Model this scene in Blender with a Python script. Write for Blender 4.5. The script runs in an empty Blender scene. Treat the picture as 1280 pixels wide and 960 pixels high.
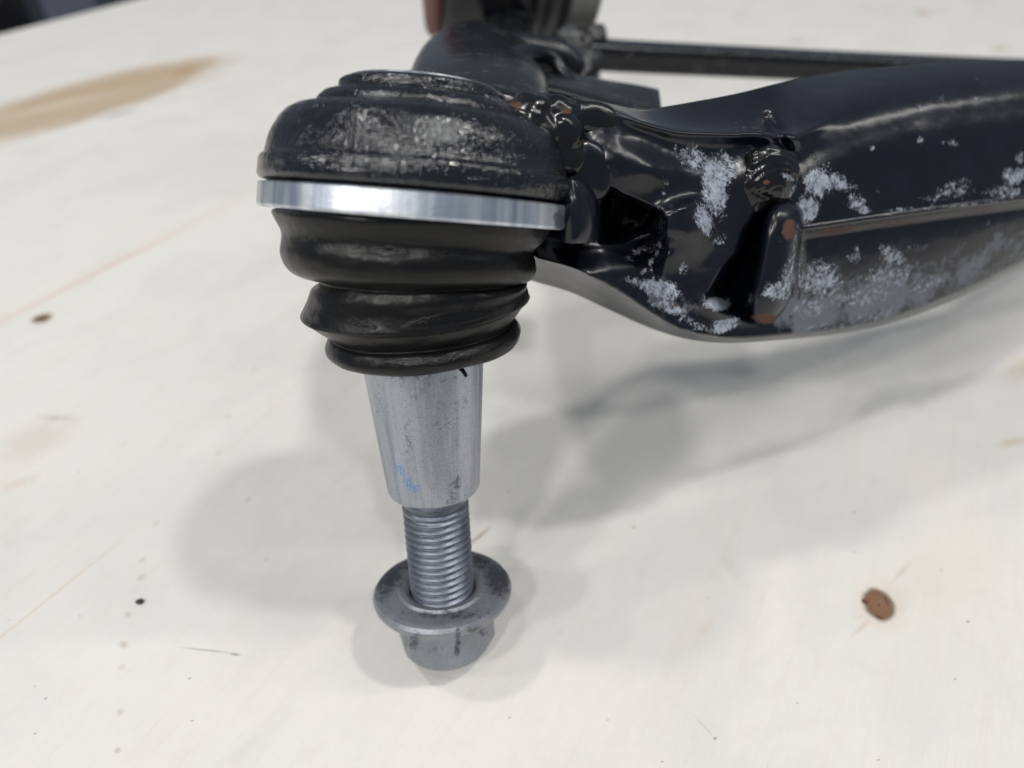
import bpy, math, random
import numpy as np
from mathutils import noise as mnoise, Vector
random.seed(7); rng = np.random.default_rng(7)
C = bpy.context.scene
MM = 0.001
# ------------------------------------------------------------------ camera
F = 931.0                      # focal length in photo pixels (1280 wide)
PITCH = math.radians(40.0)
H = 173.2                      # camera height over the plywood, mm
cd = bpy.data.cameras.new('camera'); cam = bpy.data.objects.new('camera', cd)
C.collection.objects.link(cam); C.camera = cam
cam.location = (0, 0, H*MM); cam.rotation_euler = (math.pi/2-PITCH, 0, 0)
cd.sensor_width = 36; cd.lens = F/1280*36
cd.clip_start = 0.005; cd.clip_end = 50
cd.dof.use_dof = True; cd.dof.focus_distance = 0.154; cd.dof.aperture_fstop = 9.4
C.view_settings.view_transform = 'Standard'; C.view_settings.look = 'None'
C.view_settings.exposure = 0.06; C.view_settings.gamma = 1
RX = np.array([1., 0, 0]); DN = np.array([0, -math.sin(PITCH), -math.cos(PITCH)])
FW = np.array([0, math.cos(PITCH), -math.sin(PITCH)]); CP = np.array([0, 0, H])
M3 = np.stack([RX, DN, FW])                    # camera axes (right, down, forward) in world
def W(c): return CP + np.asarray(c, float) @ M3          # camera-axes mm -> world mm
def Wd(c): return np.asarray(c, float) @ M3
def at(px, py, z): return W([(px-640)/F*z, (py-480)/F*z, z])
def tab(px, py, h=0.0):                        # point on the plywood seen at a pixel
    d = Wd([(px-640)/F, (py-480)/F, 1.0]); t = (h-H)/d[2]
    return CP + d*t
def nrm(v): v = np.asarray(v, float); return v/np.linalg.norm(v)

# ------------------------------------------------------------------ light
w = bpy.data.worlds.new('World'); C.world = w; w.use_nodes = True
bg = w.node_tree.nodes['Background']
bg.inputs[0].default_value = (0.70, 0.83, 1.0, 1); bg.inputs[1].default_value = 0.23
RINGC = at(512, 258, 148.5)
def lamp(name, tx, ty, dist, power, size, col=(1, .975, .93)):
    """ceiling lamp placed so the joint's shadow falls round (tx,ty) on the board"""
    T = tab(tx, ty); d = nrm(RINGC-T)
    ld = bpy.data.lights.new(name, 'AREA'); ld.shape = 'DISK'; ld.size = size
    ld.energy = power*1.26; ld.color = col
    o = bpy.data.objects.new(name, ld); C.collection.objects.link(o)
    o.location = Vector((RINGC+d*dist*1000)*MM)
    o.rotation_euler = Vector(d).to_track_quat('Z', 'Y').to_euler()
    return o
lamp('ceiling_lamp', 365, 655, 2.6, 12.5, 0.18)
lamp('ceiling_lamp', 700, 440, 2.7, 12, 0.22)
lamp('ceiling_lamp', 480, 470, 3.0, 9.5, 0.18)
lamp('ceiling_lamp', 640, 590, 2.8, 4, 0.14)  # small unseen lamp added for glints on the cap
lamp('ceiling_lamp', 940, 420, 3.0, 12, 0.24)
lamp('ceiling_lamp', 1190, 560, 3.2, 8.5, 0.22)
lamp('ceiling_lamp', 765, 715, 2.6, 9, 0.20)
tube_ = lamp('added_tube_lamp', 120, 690, 2.8, 9, 0.10)  # unseen lamp added for ridge and cap highlights, stretched to soften its shadow
tube_.data.shape = 'RECTANGLE'; tube_.data.size = .10; tube_.data.size_y = 1.4

# ------------------------------------------------------------------ node helpers
def newmat(name):
    m = bpy.data.materials.new(name); m.use_nodes = True
    nt = m.node_tree; return m, nt, nt.nodes['Principled BSDF']
def N(nt, t, **kw):
    n = nt.nodes.new(t)
    for k, v in kw.items():
        if k.startswith('i_'):
            key = k[2:]; n.inputs[int(key) if key.isdigit() else key].default_value = v
        else: setattr(n, k, v)
    return n
def L(nt, a, b): nt.links.new(a, b)
def mth(nt, op, a, b=None, c=None, clamp=False):
    n = nt.nodes.new('ShaderNodeMath'); n.operation = op; n.use_clamp = clamp
    for i, x in enumerate((a, b, c)):
        if x is None: continue
        if isinstance(x, (int, float)): n.inputs[i].default_value = x
        else: L(nt, x, n.inputs[i])
    return n.outputs[0]
def ss(nt, x, lo, hi):
    n = nt.nodes.new('ShaderNodeMapRange'); n.interpolation_type = 'SMOOTHSTEP'
    L(nt, x, n.inputs[0]); n.inputs[1].default_value = lo; n.inputs[2].default_value = hi
    return n.outputs[0]
def mixc(nt, fac, a, b):
    n = nt.nodes.new('ShaderNodeMix'); n.data_type = 'RGBA'
    if isinstance(fac, (int, float)): n.inputs[0].default_value = fac
    else: L(nt, fac, n.inputs[0])
    for i, x in ((6, a), (7, b)):
        if isinstance(x, tuple): n.inputs[i].default_value = (*x, 1) if len(x) == 3 else x
        else: L(nt, x, n.inputs[i])
    return n.outputs[2]
def mixf(nt, fac, a, b):
    n = nt.nodes.new('ShaderNodeMix')
    L(nt, fac, n.inputs[0])
    for i, x in ((2, a), (3, b)):
        if isinstance(x, (int, float)): n.inputs[i].default_value = x
        else: L(nt, x, n.inputs[i])
    return n.outputs[0]
def noise(nt, vec, scale, detail=3, rough=.55, dist=0):
    n = nt.nodes.new('ShaderNodeTexNoise'); L(nt, vec, n.inputs['Vector'])
    n.inputs['Scale'].default_value = scale; n.inputs['Detail'].default_value = detail
    n.inputs['Roughness'].default_value = rough; n.inputs['Distortion'].default_value = dist
    return n.outputs[0]
def scaled(nt, vec, s):
    n = nt.nodes.new('ShaderNodeVectorMath'); n.operation = 'MULTIPLY'
    L(nt, vec, n.inputs[0]); n.inputs[1].default_value = s; return n.outputs[0]
def bump(nt, h, strength, dist, prev=None):
    n = nt.nodes.new('ShaderNodeBump'); n.inputs['Strength'].default_value = strength
    n.inputs['Distance'].default_value = dist; L(nt, h, n.inputs['Height'])
    if prev is not None: L(nt, prev, n.inputs['Normal'])
    return n.outputs[0]
def mmcoord(nt):            # world position in millimetres (the part never moves)
    g = nt.nodes.new('ShaderNodeNewGeometry'); return scaled(nt, g.outputs['Position'], (1000, 1000, 1000))
def attr(nt, name):
    a = nt.nodes.new('ShaderNodeAttribute'); a.attribute_name = name; return a.outputs['Fac']

# ------------------------------------------------------------------ materials
def paint_mat(name, rough=.26, dullc=((.035, .038, .042), (.125, .132, .14)), grain=.0, base=(.0045, .005, .0075), grain_scale=1.25):
    m, nt, b = newmat(name); P = mmcoord(nt)
    n1 = noise(nt, P, .6, 6, .7); n2 = noise(nt, scaled(nt, P, (1.0, 1.0, .55)), 2.4, 6, .75); n3 = noise(nt, P, .12, 3)
    wear = attr(nt, 'wear'); rust = attr(nt, 'rust'); dull = attr(nt, 'dull')
    x = mth(nt, 'ADD', wear, mth(nt, 'MULTIPLY', mth(nt, 'SUBTRACT', n1, .5), 1.5))
    x = mth(nt, 'ADD', x, mth(nt, 'MULTIPLY', mth(nt, 'SUBTRACT', n2, .5), 1.6))
    f = mth(nt, 'MULTIPLY', ss(nt, x, .44, .80), ss(nt, wear, .08, .22))
    r = mth(nt, 'ADD', rust, mth(nt, 'MULTIPLY', mth(nt, 'SUBTRACT', n2, .5), 1.6))
    fr = mth(nt, 'MULTIPLY', ss(nt, r, .5, .72), ss(nt, rust, .08, .25))
    prim = mixc(nt, ss(nt, mth(nt, 'ADD', mth(nt, 'MULTIPLY', n1, .5), mth(nt, 'MULTIPLY', n2, .5)), .34, .66), (.08, .098, .13), (.42, .46, .53))
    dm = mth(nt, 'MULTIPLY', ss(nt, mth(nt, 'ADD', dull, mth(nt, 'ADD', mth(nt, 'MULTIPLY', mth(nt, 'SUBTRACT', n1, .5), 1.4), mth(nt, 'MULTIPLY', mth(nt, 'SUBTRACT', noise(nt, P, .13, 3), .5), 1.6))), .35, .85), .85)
    # general dusty film
    film = mth(nt, 'MULTIPLY', ss(nt, n3, .42, .75), .3)
    col = mixc(nt, film, base, tuple(2.0*c+.004 for c in base))
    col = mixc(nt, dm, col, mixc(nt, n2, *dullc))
    col = mixc(nt, f, col, prim)
    col = mixc(nt, fr, col, mixc(nt, n2, (.035, .018, .013), (.13, .058, .033)))
    L(nt, col, b.inputs['Base Color'])
    rr = mixf(nt, f, mixf(nt, dm, mixf(nt, n3, rough-.04, rough+.08), .40 if grain else .55), .72)
    rr = mixf(nt, fr, rr, .8); L(nt, rr, b.inputs['Roughness'])
    bn = bump(nt, noise(nt, P, .22, 2, .5), 1.0, .00012)
    bn = bump(nt, noise(nt, P, 2.4, 2), 1.0, .000006, bn)
    if grain:
        gw = noise(nt, P, .16, 2)
        g = mth(nt, 'ADD', noise(nt, P, grain_scale, 2, .55, .6), mth(nt, 'MULTIPLY', noise(nt, P, grain_scale*.38, 2), .9))
        bn = bump(nt, mth(nt, 'MULTIPLY', g, mixf(nt, ss(nt, gw, .35, .6), .55, 1.0)), 1.0, .00022*grain, bn)
    bn = bump(nt, mth(nt, 'SUBTRACT', 1.0, f), 1.0, .00005, bn)
    L(nt, bn, b.inputs['Normal'])
    b.inputs['Specular IOR Level'].default_value = .75 if grain else .5
    b.inputs['Coat Weight'].default_value = 0.0
    return m
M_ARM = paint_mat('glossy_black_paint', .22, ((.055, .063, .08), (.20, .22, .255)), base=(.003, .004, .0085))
M_CAP = paint_mat('cast_black_paint', .10, grain=1.15)
M_WELD = paint_mat('painted_weld', .18, base=(.005, .005, .006))
M_FAR = paint_mat('satin_black_paint', .24, base=(.004, .0045, .0065))

def metal_mat(name, c0, c1, rough0, rough1, metallic=.85, speck=.5, scale=1.0, axis=None, asc=1.0, dirtc=(.06, .065, .075), extra=None):
    m, nt, b = newmat(name); P = mmcoord(nt)
    Q = P
    if axis is not None:              # reflections painted as light and dark colour bands along the part's own axis
        a = [float(x) for x in nrm(Wd(axis))]
        dp = nt.nodes.new('ShaderNodeVectorMath'); dp.operation = 'DOT_PRODUCT'; L(nt, P, dp.inputs[0]); dp.inputs[1].default_value = a
        sc = nt.nodes.new('ShaderNodeVectorMath'); sc.operation = 'SCALE'; sc.inputs[0].default_value = a; L(nt, mth(nt, 'MULTIPLY', dp.outputs['Value'], -.97), sc.inputs['Scale'])
        ad = nt.nodes.new('ShaderNodeVectorMath'); L(nt, P, ad.inputs[0]); L(nt, sc.outputs[0], ad.inputs[1]); Q = scaled(nt, ad.outputs[0], (asc, asc, asc))
    n1 = noise(nt, Q, .35*scale, 5, .6); n2 = noise(nt, P, 2.2*scale, 4, .75); n3 = noise(nt, P, .7*scale, 6, .7)
    col = mixc(nt, ss(nt, n1, .36, .64) if axis is not None else n1, c0, c1)
    sp = mth(nt, 'MULTIPLY', ss(nt, n2, .5, .72), speck)
    d = attr(nt, 'wear')
    dm = ss(nt, mth(nt, 'ADD', d, mth(nt, 'MULTIPLY', mth(nt, 'SUBTRACT', n3, .5), 2.0)), .34, .92)
    dm = mth(nt, 'MULTIPLY', dm, ss(nt, d, .05, .3))
    col = mixc(nt, sp, col, dirtc); col = mixc(nt, mth(nt, 'MULTIPLY', dm, .8), col, dirtc)
    ink = attr(nt, 'rust')
    im = mth(nt, 'MULTIPLY', ss(nt, mth(nt, 'ADD', ink, mth(nt, 'MULTIPLY', mth(nt, 'SUBTRACT', n2, .5), 2.2)), .55, .75), ss(nt, ink, .1, .3))
    col = mixc(nt, mth(nt, 'MULTIPLY', im, .8), col, (.09, .24, .55))
    L(nt, col, b.inputs['Base Color']); b.inputs['Metallic'].default_value = metallic
    L(nt, mixf(nt, dm, mixf(nt, n1, rough0, rough1), .6), b.inputs['Roughness'])
    bn = bump(nt, noise(nt, P, 1.8*scale, 2), 1.0, .00002); bn = bump(nt, noise(nt, P, .3*scale, 2), 1.0, .00006, bn); L(nt, bn, b.inputs['Normal'])
    return m
M_RING = metal_mat('machined_steel', (.40, .45, .53), (.72, .75, .78), .32, .46, .94, .08, 1.0, axis=(-.078, .974, .213), asc=.8)
M_STUD = metal_mat('zinc_plated_steel', (.29, .315, .36), (.42, .45, .50), .28, .42, .88, .6, 1.25, axis=(.039, .937, .342), asc=.8)
M_THREAD = metal_mat('oiled_thread_steel', (.12, .135, .165), (.30, .33, .38), .32, .48, .8, .6, 1.2)
M_NUT = metal_mat('dull_phosphate_steel', (.19, .205, .23), (.35, .37, .40), .34, .5, .6, .45, .9, dirtc=(.025, .03, .037))

def rubber_mat():
    m, nt, b = newmat('black_rubber'); P = mmcoord(nt)
    n1 = noise(nt, P, .22, 5, .65); n2 = noise(nt, P, 1.4, 5, .7); n3 = noise(nt, P, .9, 3)
    sm = ss(nt, mth(nt, 'ADD', attr(nt, 'wear'), mth(nt, 'MULTIPLY', mth(nt, 'SUBTRACT', n2, .5), 1.4)), .4, .9)
    col = mixc(nt, n1, (.004, .004, .0045), (.009, .0085, .0085))
    col = mixc(nt, mth(nt, 'MULTIPLY', sm, .3), col, (.06, .058, .056)); L(nt, col, b.inputs['Base Color'])
    gl = ss(nt, mth(nt, 'ADD', attr(nt, 'rust'), mth(nt, 'MULTIPLY', mth(nt, 'SUBTRACT', n2, .5), .8)), .4, .7)
    L(nt, mixf(nt, gl, mixf(nt, n1, .24, .40), .13), b.inputs['Roughness'])
    bn = bump(nt, noise(nt, P, .2, 3), 1.0, .00025); bn = bump(nt, noise(nt, P, 1.1, 2), 1.0, .00004, bn)
    bn = bump(nt, mth(nt, 'MULTIPLY', noise(nt, P, 2.2, 2), gl), 1.0, .00012, bn); L(nt, bn, b.inputs['Normal'])
    b.inputs['Specular IOR Level'].default_value = .27
    return m
M_RUB = rubber_mat()
def plain(name, c0, c1, rough, scale=.2, metallic=0.0):
    m, nt, b = newmat(name); P = mmcoord(nt)
    L(nt, mixc(nt, noise(nt, P, scale, 4), c0, c1), b.inputs['Base Color'])
    b.inputs['Roughness'].default_value = rough; b.inputs['Metallic'].default_value = metallic
    return m
M_BUSH_RUST = plain('red_brown_rubber', (.075, .022, .018), (.13, .045, .036), .6, .05)
M_BUSH_RUB = plain('bushing_rubber', (.022, .023, .026), (.045, .046, .048), .5, .1)
M_BUSH_STEEL = plain('grey_sleeve_steel', (.15, .155, .15), (.27, .27, .255), .5, .08, .2)

# ------------------------------------------------------------------ mesh helpers
def mk(name, verts, faces, mat, parent=None, smooth=True, sharp=None, attrs=None):
    """verts in world mm"""
    me = bpy.data.meshes.new(name)
    me.from_pydata((np.asarray(verts)*MM).tolist(), [], [tuple(int(i) for i in f) for f in faces])
    me.materials.append(mat); me.update()
    if smooth: me.polygons.foreach_set('use_smooth', [True]*len(me.polygons))
    if sharp: me.set_sharp_from_angle(angle=math.radians(sharp))
    for k, v in (attrs or {}).items():
        a = me.attributes.new(k, 'FLOAT', 'POINT'); a.data.foreach_set('value', np.asarray(v, np.float32))
    o = bpy.data.objects.new(name, me); C.collection.objects.link(o)
    if parent is not None:
        o.parent = parent
    return o
def fix_normals(o):
    import bmesh
    bm = bmesh.new(); bm.from_mesh(o.data); bmesh.ops.recalc_face_normals(bm, faces=bm.faces); bm.to_mesh(o.data); bm.free()
def project(v):
    c = (np.asarray(v)-CP) @ M3.T
    return 640+F*c[:, 0]/c[:, 2], 480+F*c[:, 1]/c[:, 2]
def blobs(v, lst, px=None, py=None):
    """soft wear or sheen amount from elliptic patches (centre x, y, rx, ry, angle deg, amount)"""
    if px is None: px, py = project(v)
    out = np.zeros(len(px))
    for (x, y, rx, ry, a, s) in lst:
        t = math.radians(a); dx = px-x; dy = py-y
        u = (dx*math.cos(t)+dy*math.sin(t))/rx; q = (-dx*math.sin(t)+dy*math.cos(t))/ry
        out = np.maximum(out, s*np.exp(-(u*u+q*q)**1.5*.9))
    return out
def grid_faces(nr, nc, wrap=True):
    fs = []
    for i in range(nr-1):
        for j in range(nc if wrap else nc-1):
            k = (j+1) % nc
            fs.append((i*nc+j, i*nc+k, (i+1)*nc+k, (i+1)*nc+j))
    return fs
def frame(d, ref=(1, 0, 0)):
    u = np.asarray(ref, float); u = nrm(u-np.dot(u, d)*d); v = np.cross(d, u); return u, v
def lathe(name, org, d, prof, mat, parent, nseg=96, rfun=None, cap0=True, cap1=True, wearl=None, rustl=None, dulll=None, sharp=40, jit=0):
    """profile [(s, r)] revolved round the axis d (camera axes) through org"""
    d = nrm(d); u, v = frame(d); th = np.arange(nseg)/nseg*2*np.pi
    V = []
    for (s, r) in prof:
        R = np.full(nseg, float(r)) if rfun is None else rfun(th, s, r)
        if jit:
            R = R*(1+jit*np.array([mnoise.noise(Vector((math.cos(t)*2, math.sin(t)*2, s*.25))) for t in th]))
        V.append(org+s*d+np.outer(R*np.cos(th), u)+np.outer(R*np.sin(th), v))
    V = np.concatenate(V); fs = grid_faces(len(prof), nseg)
    if cap0: fs.append(tuple(range(nseg))[::-1])
    if cap1: fs.append(tuple(range((len(prof)-1)*nseg, len(prof)*nseg)))
    V = W(V); at_ = {'wear': blobs(V, wearl or []), 'rust': blobs(V, rustl or []), 'dull': blobs(V, dulll or [])}
    o = mk(name, V, fs, mat, parent, sharp=sharp, attrs=at_); fix_normals(o); return o
def spline(pts, n):
    """Catmull-Rom through rows of pts"""
    p = np.asarray(pts, float); p = np.vstack([2*p[0]-p[1], p, 2*p[-1]-p[-2]]); out = []
    for i in range(1, len(p)-2):
        for k in range(n):
            t = k/n; a, b, c, e = p[i-1], p[i], p[i+1], p[i+2]
            out.append(.5*((2*b)+(-a+c)*t+(2*a-5*b+4*c-e)*t*t+(-a+3*b-3*c+e)*t**3))
    out.append(p[-2]); return np.array(out)
def empty(name, loc, label, cat, group=None):
    o = bpy.data.objects.new(name, None); C.collection.objects.link(o)
    o.empty_display_size = .01
    o['label'] = label; o['category'] = cat
    if group: o['group'] = group
    return o
def keep(o, parent):                   # sub-part
    o.parent = parent; return o

# ------------------------------------------------------------------ the plywood board
GA = math.radians(30)                                  # grain direction, from +Y towards +X
GX = np.array([math.sin(GA), math.cos(GA), 0]); GY = np.array([-math.cos(GA), math.sin(GA), 0])
def tl(px, py): p = tab(px, py); return np.array([p@GX, p@GY])
def wood_mat():
    m, nt, b = newmat('birch_plywood')
    tc = nt.nodes.new('ShaderNodeTexCoord'); P = scaled(nt, tc.outputs['Object'], (1000, 1000, 1000))
    wob = noise(nt, P, .012, 2)
    # long grain
    g1 = noise(nt, scaled(nt, P, (.012, .22, 1)), 1.0, 5, .6, .6)
    g2 = noise(nt, scaled(nt, P, (.05, 1.6, 1)), 1.0, 4, .65, .3)
    g3 = noise(nt, scaled(nt, P, (.30, 5.0, 1)), 1.0, 2, .5)
    big = noise(nt, scaled(nt, P, (.006, .02, 1)), 1.0, 3)
    col = mixc(nt, big, (.74, .715, .67), (.785, .765, .73))
    col = mixc(nt, mth(nt, 'MULTIPLY', ss(nt, g1, .5, .8), .2), col, (.66, .575, .47))
    col = mixc(nt, mth(nt, 'MULTIPLY', ss(nt, g2, .52, .8), .2), col, (.58, .51, .44))
    mo = noise(nt, scaled(nt, P, (.018, .03, 1)), 1.0, 4, .6, .8); mo2 = noise(nt, scaled(nt, P, (.09, .14, 1)), 1.0, 4, .6, .5)
    col = mixc(nt, mth(nt, 'MULTIPLY', ss(nt, mo, .42, .72), .30), col, (.60, .585, .565))
    col = mixc(nt, mth(nt, 'MULTIPLY', ss(nt, mo2, .5, .78), .16), col, (.60, .56, .50))
    col = mixc(nt, mth(nt, 'MULTIPLY', ss(nt, g3, .55, .8), .10), col, (.52, .47, .41))
    # group for one mark
    g = bpy.data.node_groups.new('wood_mark', 'ShaderNodeTree')
    for nm, ty, io in (('Base', 'NodeSocketColor', 'INPUT'), ('P', 'NodeSocketVector', 'INPUT'), ('Centre', 'NodeSocketVector', 'INPUT'),
                       ('U', 'NodeSocketVector', 'INPUT'), ('V', 'NodeSocketVector', 'INPUT'), ('Noise', 'NodeSocketFloat', 'INPUT'), ('Rag', 'NodeSocketFloat', 'INPUT'),
                       ('Soft', 'NodeSocketFloat', 'INPUT'), ('Strength', 'NodeSocketFloat', 'INPUT'), ('Colour', 'NodeSocketColor', 'INPUT'), ('Out', 'NodeSocketColor', 'OUTPUT')):
        g.interface.new_socket(nm, in_out=io, socket_type=ty)
    gi = g.nodes.new('NodeGroupInput'); go = g.nodes.new('NodeGroupOutput')
    sub = g.nodes.new('ShaderNodeVectorMath'); sub.operation = 'SUBTRACT'; L(g, gi.outputs['P'], sub.inputs[0]); L(g, gi.outputs['Centre'], sub.inputs[1])
    dots = []
    for k in 'UV':
        q = g.nodes.new('ShaderNodeVectorMath'); q.operation = 'DOT_PRODUCT'; L(g, sub.outputs[0], q.inputs[0]); L(g, gi.outputs[k], q.inputs[1]); dots.append(q.outputs['Value'])
    nz = mth(g, 'MULTIPLY', mth(g, 'SUBTRACT', gi.outputs['Noise'], .5), gi.outputs['Rag'])
    r = mth(g, 'SQRT', mth(g, 'ADD', mth(g, 'MULTIPLY', dots[0], dots[0]), mth(g, 'MULTIPLY', dots[1], dots[1])))
    r = mth(g, 'ADD', r, nz)
    mr = g.nodes.new('ShaderNodeMapRange'); mr.interpolation_type = 'SMOOTHSTEP'; L(g, r, mr.inputs[0]); mr.inputs[1].default_value = 1.0
    L(g, mth(g, 'SUBTRACT', 1.0, gi.outputs['Soft']), mr.inputs[2])
    mr.inputs[3].default_value = 0; mr.inputs[4].default_value = 1
    mx = mixc(g, mth(g, 'MULTIPLY', mr.outputs[0], gi.outputs['Strength']), gi.outputs['Base'], gi.outputs['Colour'])
    L(g, mx, go.inputs['Out'])
    ragn = noise(nt, P, .25, 4, .6); ragf = noise(nt, P, 1.2, 3, .6); rags = noise(nt, scaled(nt, P, (.02, .12, 1)), 1.0, 4, .6)
    def mark(p0, p1, wid, colr, strength=.6, soft=.6, rag=.6, nz=None):
        nonlocal col
        a = tl(*p0); c = tl(*p1); mid = (a+c)/2; d = c-a; ln = np.linalg.norm(d)/2; d = d/np.linalg.norm(d)
        n = nt.nodes.new('ShaderNodeGroup'); n.node_tree = g
        L(nt, col, n.inputs['Base']); L(nt, P, n.inputs['P']); n.inputs['Centre'].default_value = (mid[0], mid[1], 0)
        n.inputs['U'].default_value = (d[0]/ln, d[1]/ln, 0); n.inputs['V'].default_value = (-d[1]/wid, d[0]/wid, 0)
        L(nt, nz if nz is not None else ragn, n.inputs['Noise']); n.inputs['Rag'].default_value = rag
        n.inputs['Soft'].default_value = soft; n.inputs['Strength'].default_value = strength
        n.inputs['Colour'].default_value = (*colr, 1); col = n.outputs[0]
    # mineral streak, upper left
    mark((-150, 200), (304, 64), 42, (.51, .39, .265), .92, .35, .6, rags)
    mark((-80, 165), (190, 105), 12, (.64, .55, .43), .6, .9, 1.4, rags)
    mark((-100, 215), (250, 100), 5, (.42, .28, .17), .5, .9, 1.5, rags)
    mark((-60, 150), (290, 75), 9, (.47, .33, .20), .45, .8, 1.0, rags)
    mark((202, 96), (258, 82), 9, (.40, .22, .07), .6, .9, .6)
    mark((110, 152), (182, 133), 5, (.30, .24, .25), .6, .9, .5)
    # long coloured lines of the veneer
    mark((-220, 515), (345, 228), .95, (.66, .34, .25), .75, .9, .25)
    mark((-420, 610), (420, 185), 2.6, (.70, .48, .38), .25, .95, .3)
    mark((-160, 925), (215, 625), .36, (.60, .40, .18), .55, .9, .25)
    mark((-60, 106), (300, -12), 2.2, (.60, .45, .30), .40, .9, .4)
    mark((210, 640), (420, 430), .5, (.66, .48, .30), .25, .9, .4)
    # pink smudge, lower left
    mark((-30, 590), (112, 515), 14, (.62, .50, .45), .38, .95, .9)
    mark((30, 520), (108, 524), 2.0, (.40, .33, .28), .4, .9, 1.2)
    mark((-20, 620), (60, 590), 4, (.60, .47, .40), .35, .95, 1.0)
    # faint dotted line of dirt
    for (x, y, r_, s) in ((195, 655, 1.6, .3), (178, 700, 1.5, .4), (176, 722, 1.8, .5), (160, 768, 2.2, .45), (155, 806, 2.4, .5), (152, 835, 2., .3), (150, 890, 2.0, .35), (147, 938, 1.6, .55), (285, 520, 3, .2), (318, 462, 2, .25), (273, 566, 1.6, .35), (310, 625, 1.5, .45)):
        mark((x-6, y+5), (x+6, y-5), r_*.8, (.42, .34, .25), s, .95, .9)
    # knots
    mark((1070, 790), (1128, 722), 9.5, (.62, .42, .26), .35, .9, .5)
    for (rr, cc, st) in ((4.35, (.085, .04, .018), .92), (3.6, (.23, .125, .07), .95), (2.75, (.13, .065, .035), .6), (2.35, (.25, .14, .08), .8), (1.6, (.14, .07, .04), .6), (1.25, (.27, .15, .09), .8), (.5, (.09, .04, .02), .8)):
        mark((1098-rr*.2, 756-rr*5.4), (1099+rr*.2, 756+rr*5.4), rr*1.12, cc, st, .36, .24)
    mark((1077, 748), (1085, 756), 1.1, (.10, .045, .02), .9, .4, .4)
    mark((1092, 768), (1106, 775), .5, (.05, .025, .012), .85, .5, .4)
    mark((1104, 742), (1112, 760), .45, (.06, .03, .015), .7, .5, .5)
    mark((1060, 800), (1092, 770), 1.0, (.52, .36, .24), .35, .9, .5)
    mark((1104, 740), (1150, 690), .9, (.52, .38, .26), .35, .9, .5)
    mark((35, 402), (70, 394), 4.2, (.21, .12, .055), .92, .5, .4)
    mark((42, 400), (62, 396), 1.8, (.10, .05, .02), .8, .6, .4)
    mark((1142, 18), (1164, 14), 9, (.45, .26, .10), .8, .9, .5)
    mark((985, 53), (1008, 50), 6, (.50, .32, .15), .6, .9, .5)
    mark((1238, 64), (1262, 58), 6, (.50, .28, .10), .75, .9, .5)
    mark((905, 20), (940, 18), 8, (.60, .50, .40), .4, .9, .5)
    mark((575, 690), (618, 655), 1.1, (.34, .22, .10), .7, .9, .7)
    # pale healed knot and stains on the right
    mark((1140, 640), (1185, 560), 12, (.78, .75, .69), .6, .9, .8)
    mark((1235, 560), (1300, 545), 2.6, (.55, .42, .26), .5, .95, 1.0)
    mark((1255, 480), (1310, 440), 9, (.62, .52, .34), .4, .95, 1.0)
    mark((990, 430), (1060, 405), 8, (.68, .58, .46), .3, .95, 1.0)
    mark((1015, 452), (1028, 450), 3, (.82, .80, .76), .7, .8, .4)
    mark((1130, 800), (1240, 640), 16, (.68, .60, .50), .25, .95, 1.0)
    mark((865, 800), (900, 770), 2.0, (.60, .48, .36), .2, .95, .9)
    # dark specks, scratch
    mark((214, 808), (306, 818), .26, (.22, .22, .23), .75, .8, .7, ragf)
    mark((284, 817), (304, 819), .42, (.10, .10, .10), .7, .8, .6, ragf)
    for (x, y, r_, s) in ((57, 873, .5, .8), (44, 917, .35, .8), (237, 848, .6, .6), (240, 901, .45, .7), (44, 858, .3, .6), (333, 700, .6, .45), (100, 770, .4, .5), (12, 775, .4, .5), (635, 614, .9, .35), (792, 659, .7, .6), (1068, 640, .6, .6), (1069, 690, .5, .5), (885, 748, .5, .4), (894, 923, .55, .9), (1194, 849, .4, .6), (1098, 950, .35, .8), (997, 879, .4, .5), (637, 897, .5, .4), (828, 952, .4, .5), (1176, 713, .5, .5), (1210, 777, .5, .8), (660, 500, .8, .3), (63, 240, 1.2, .3), (218, 394, 1, .3), (98, 590, .8, .3), (155, 555, .8, .3), (700, 790, .4, .3), (760, 900, .4, .3)):
        mark((x-3, y+1), (x+3, y-1), r_*.62, (.08, .07, .06), s, .8, .8, ragf)
    mark((862, 888), (900, 930), .2, (.35, .33, .30), .4, .8, .5, ragf)
    L(nt, col, b.inputs['Base Color'])
    L(nt, mixf(nt, g2, .42, .62), b.inputs['Roughness'])
    b.inputs['Specular IOR Level'].default_value = .35
    fz = noise(nt, scaled(nt, P, (.10, 1.9, 1)), 1.0, 3, .7, .4)
    bn = bump(nt, fz, .26, .0006); bn = bump(nt, g3, .12, .0002, bn); bn = bump(nt, noise(nt, P, .05, 3), .12, .004, bn)
    L(nt, bn, b.inputs['Normal'])
    return m
M_WOOD = wood_mat()
edge = tl(82, 22)[1]                                    # far edge of the board runs with the grain
def board():
    x0, x1, y0, y1 = -900, 1700, edge-1200, edge
    me = bpy.data.meshes.new('plywood_board')
    vs = [(x0, y0, -18), (x1, y0, -18), (x1, y1, -18), (x0, y1, -18), (x0, y0, 0), (x1, y0, 0), (x1, y1, 0), (x0, y1, 0)]
    me.from_pydata([tuple(c*MM for c in v) for v in vs], [], [(3, 2, 1, 0), (4, 5, 6, 7), (0, 1, 5, 4), (1, 2, 6, 5), (2, 3, 7, 6), (3, 0, 4, 7)])
    me.materials.append(M_WOOD)
    o = bpy.data.objects.new('plywood_board', me); C.collection.objects.link(o)
    o.rotation_euler = (0, 0, math.atan2(GX[1], GX[0]))
    o['label'] = 'pale birch plywood bench top with brown knots that everything stands on'; o['category'] = 'bench top'
board()
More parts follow.
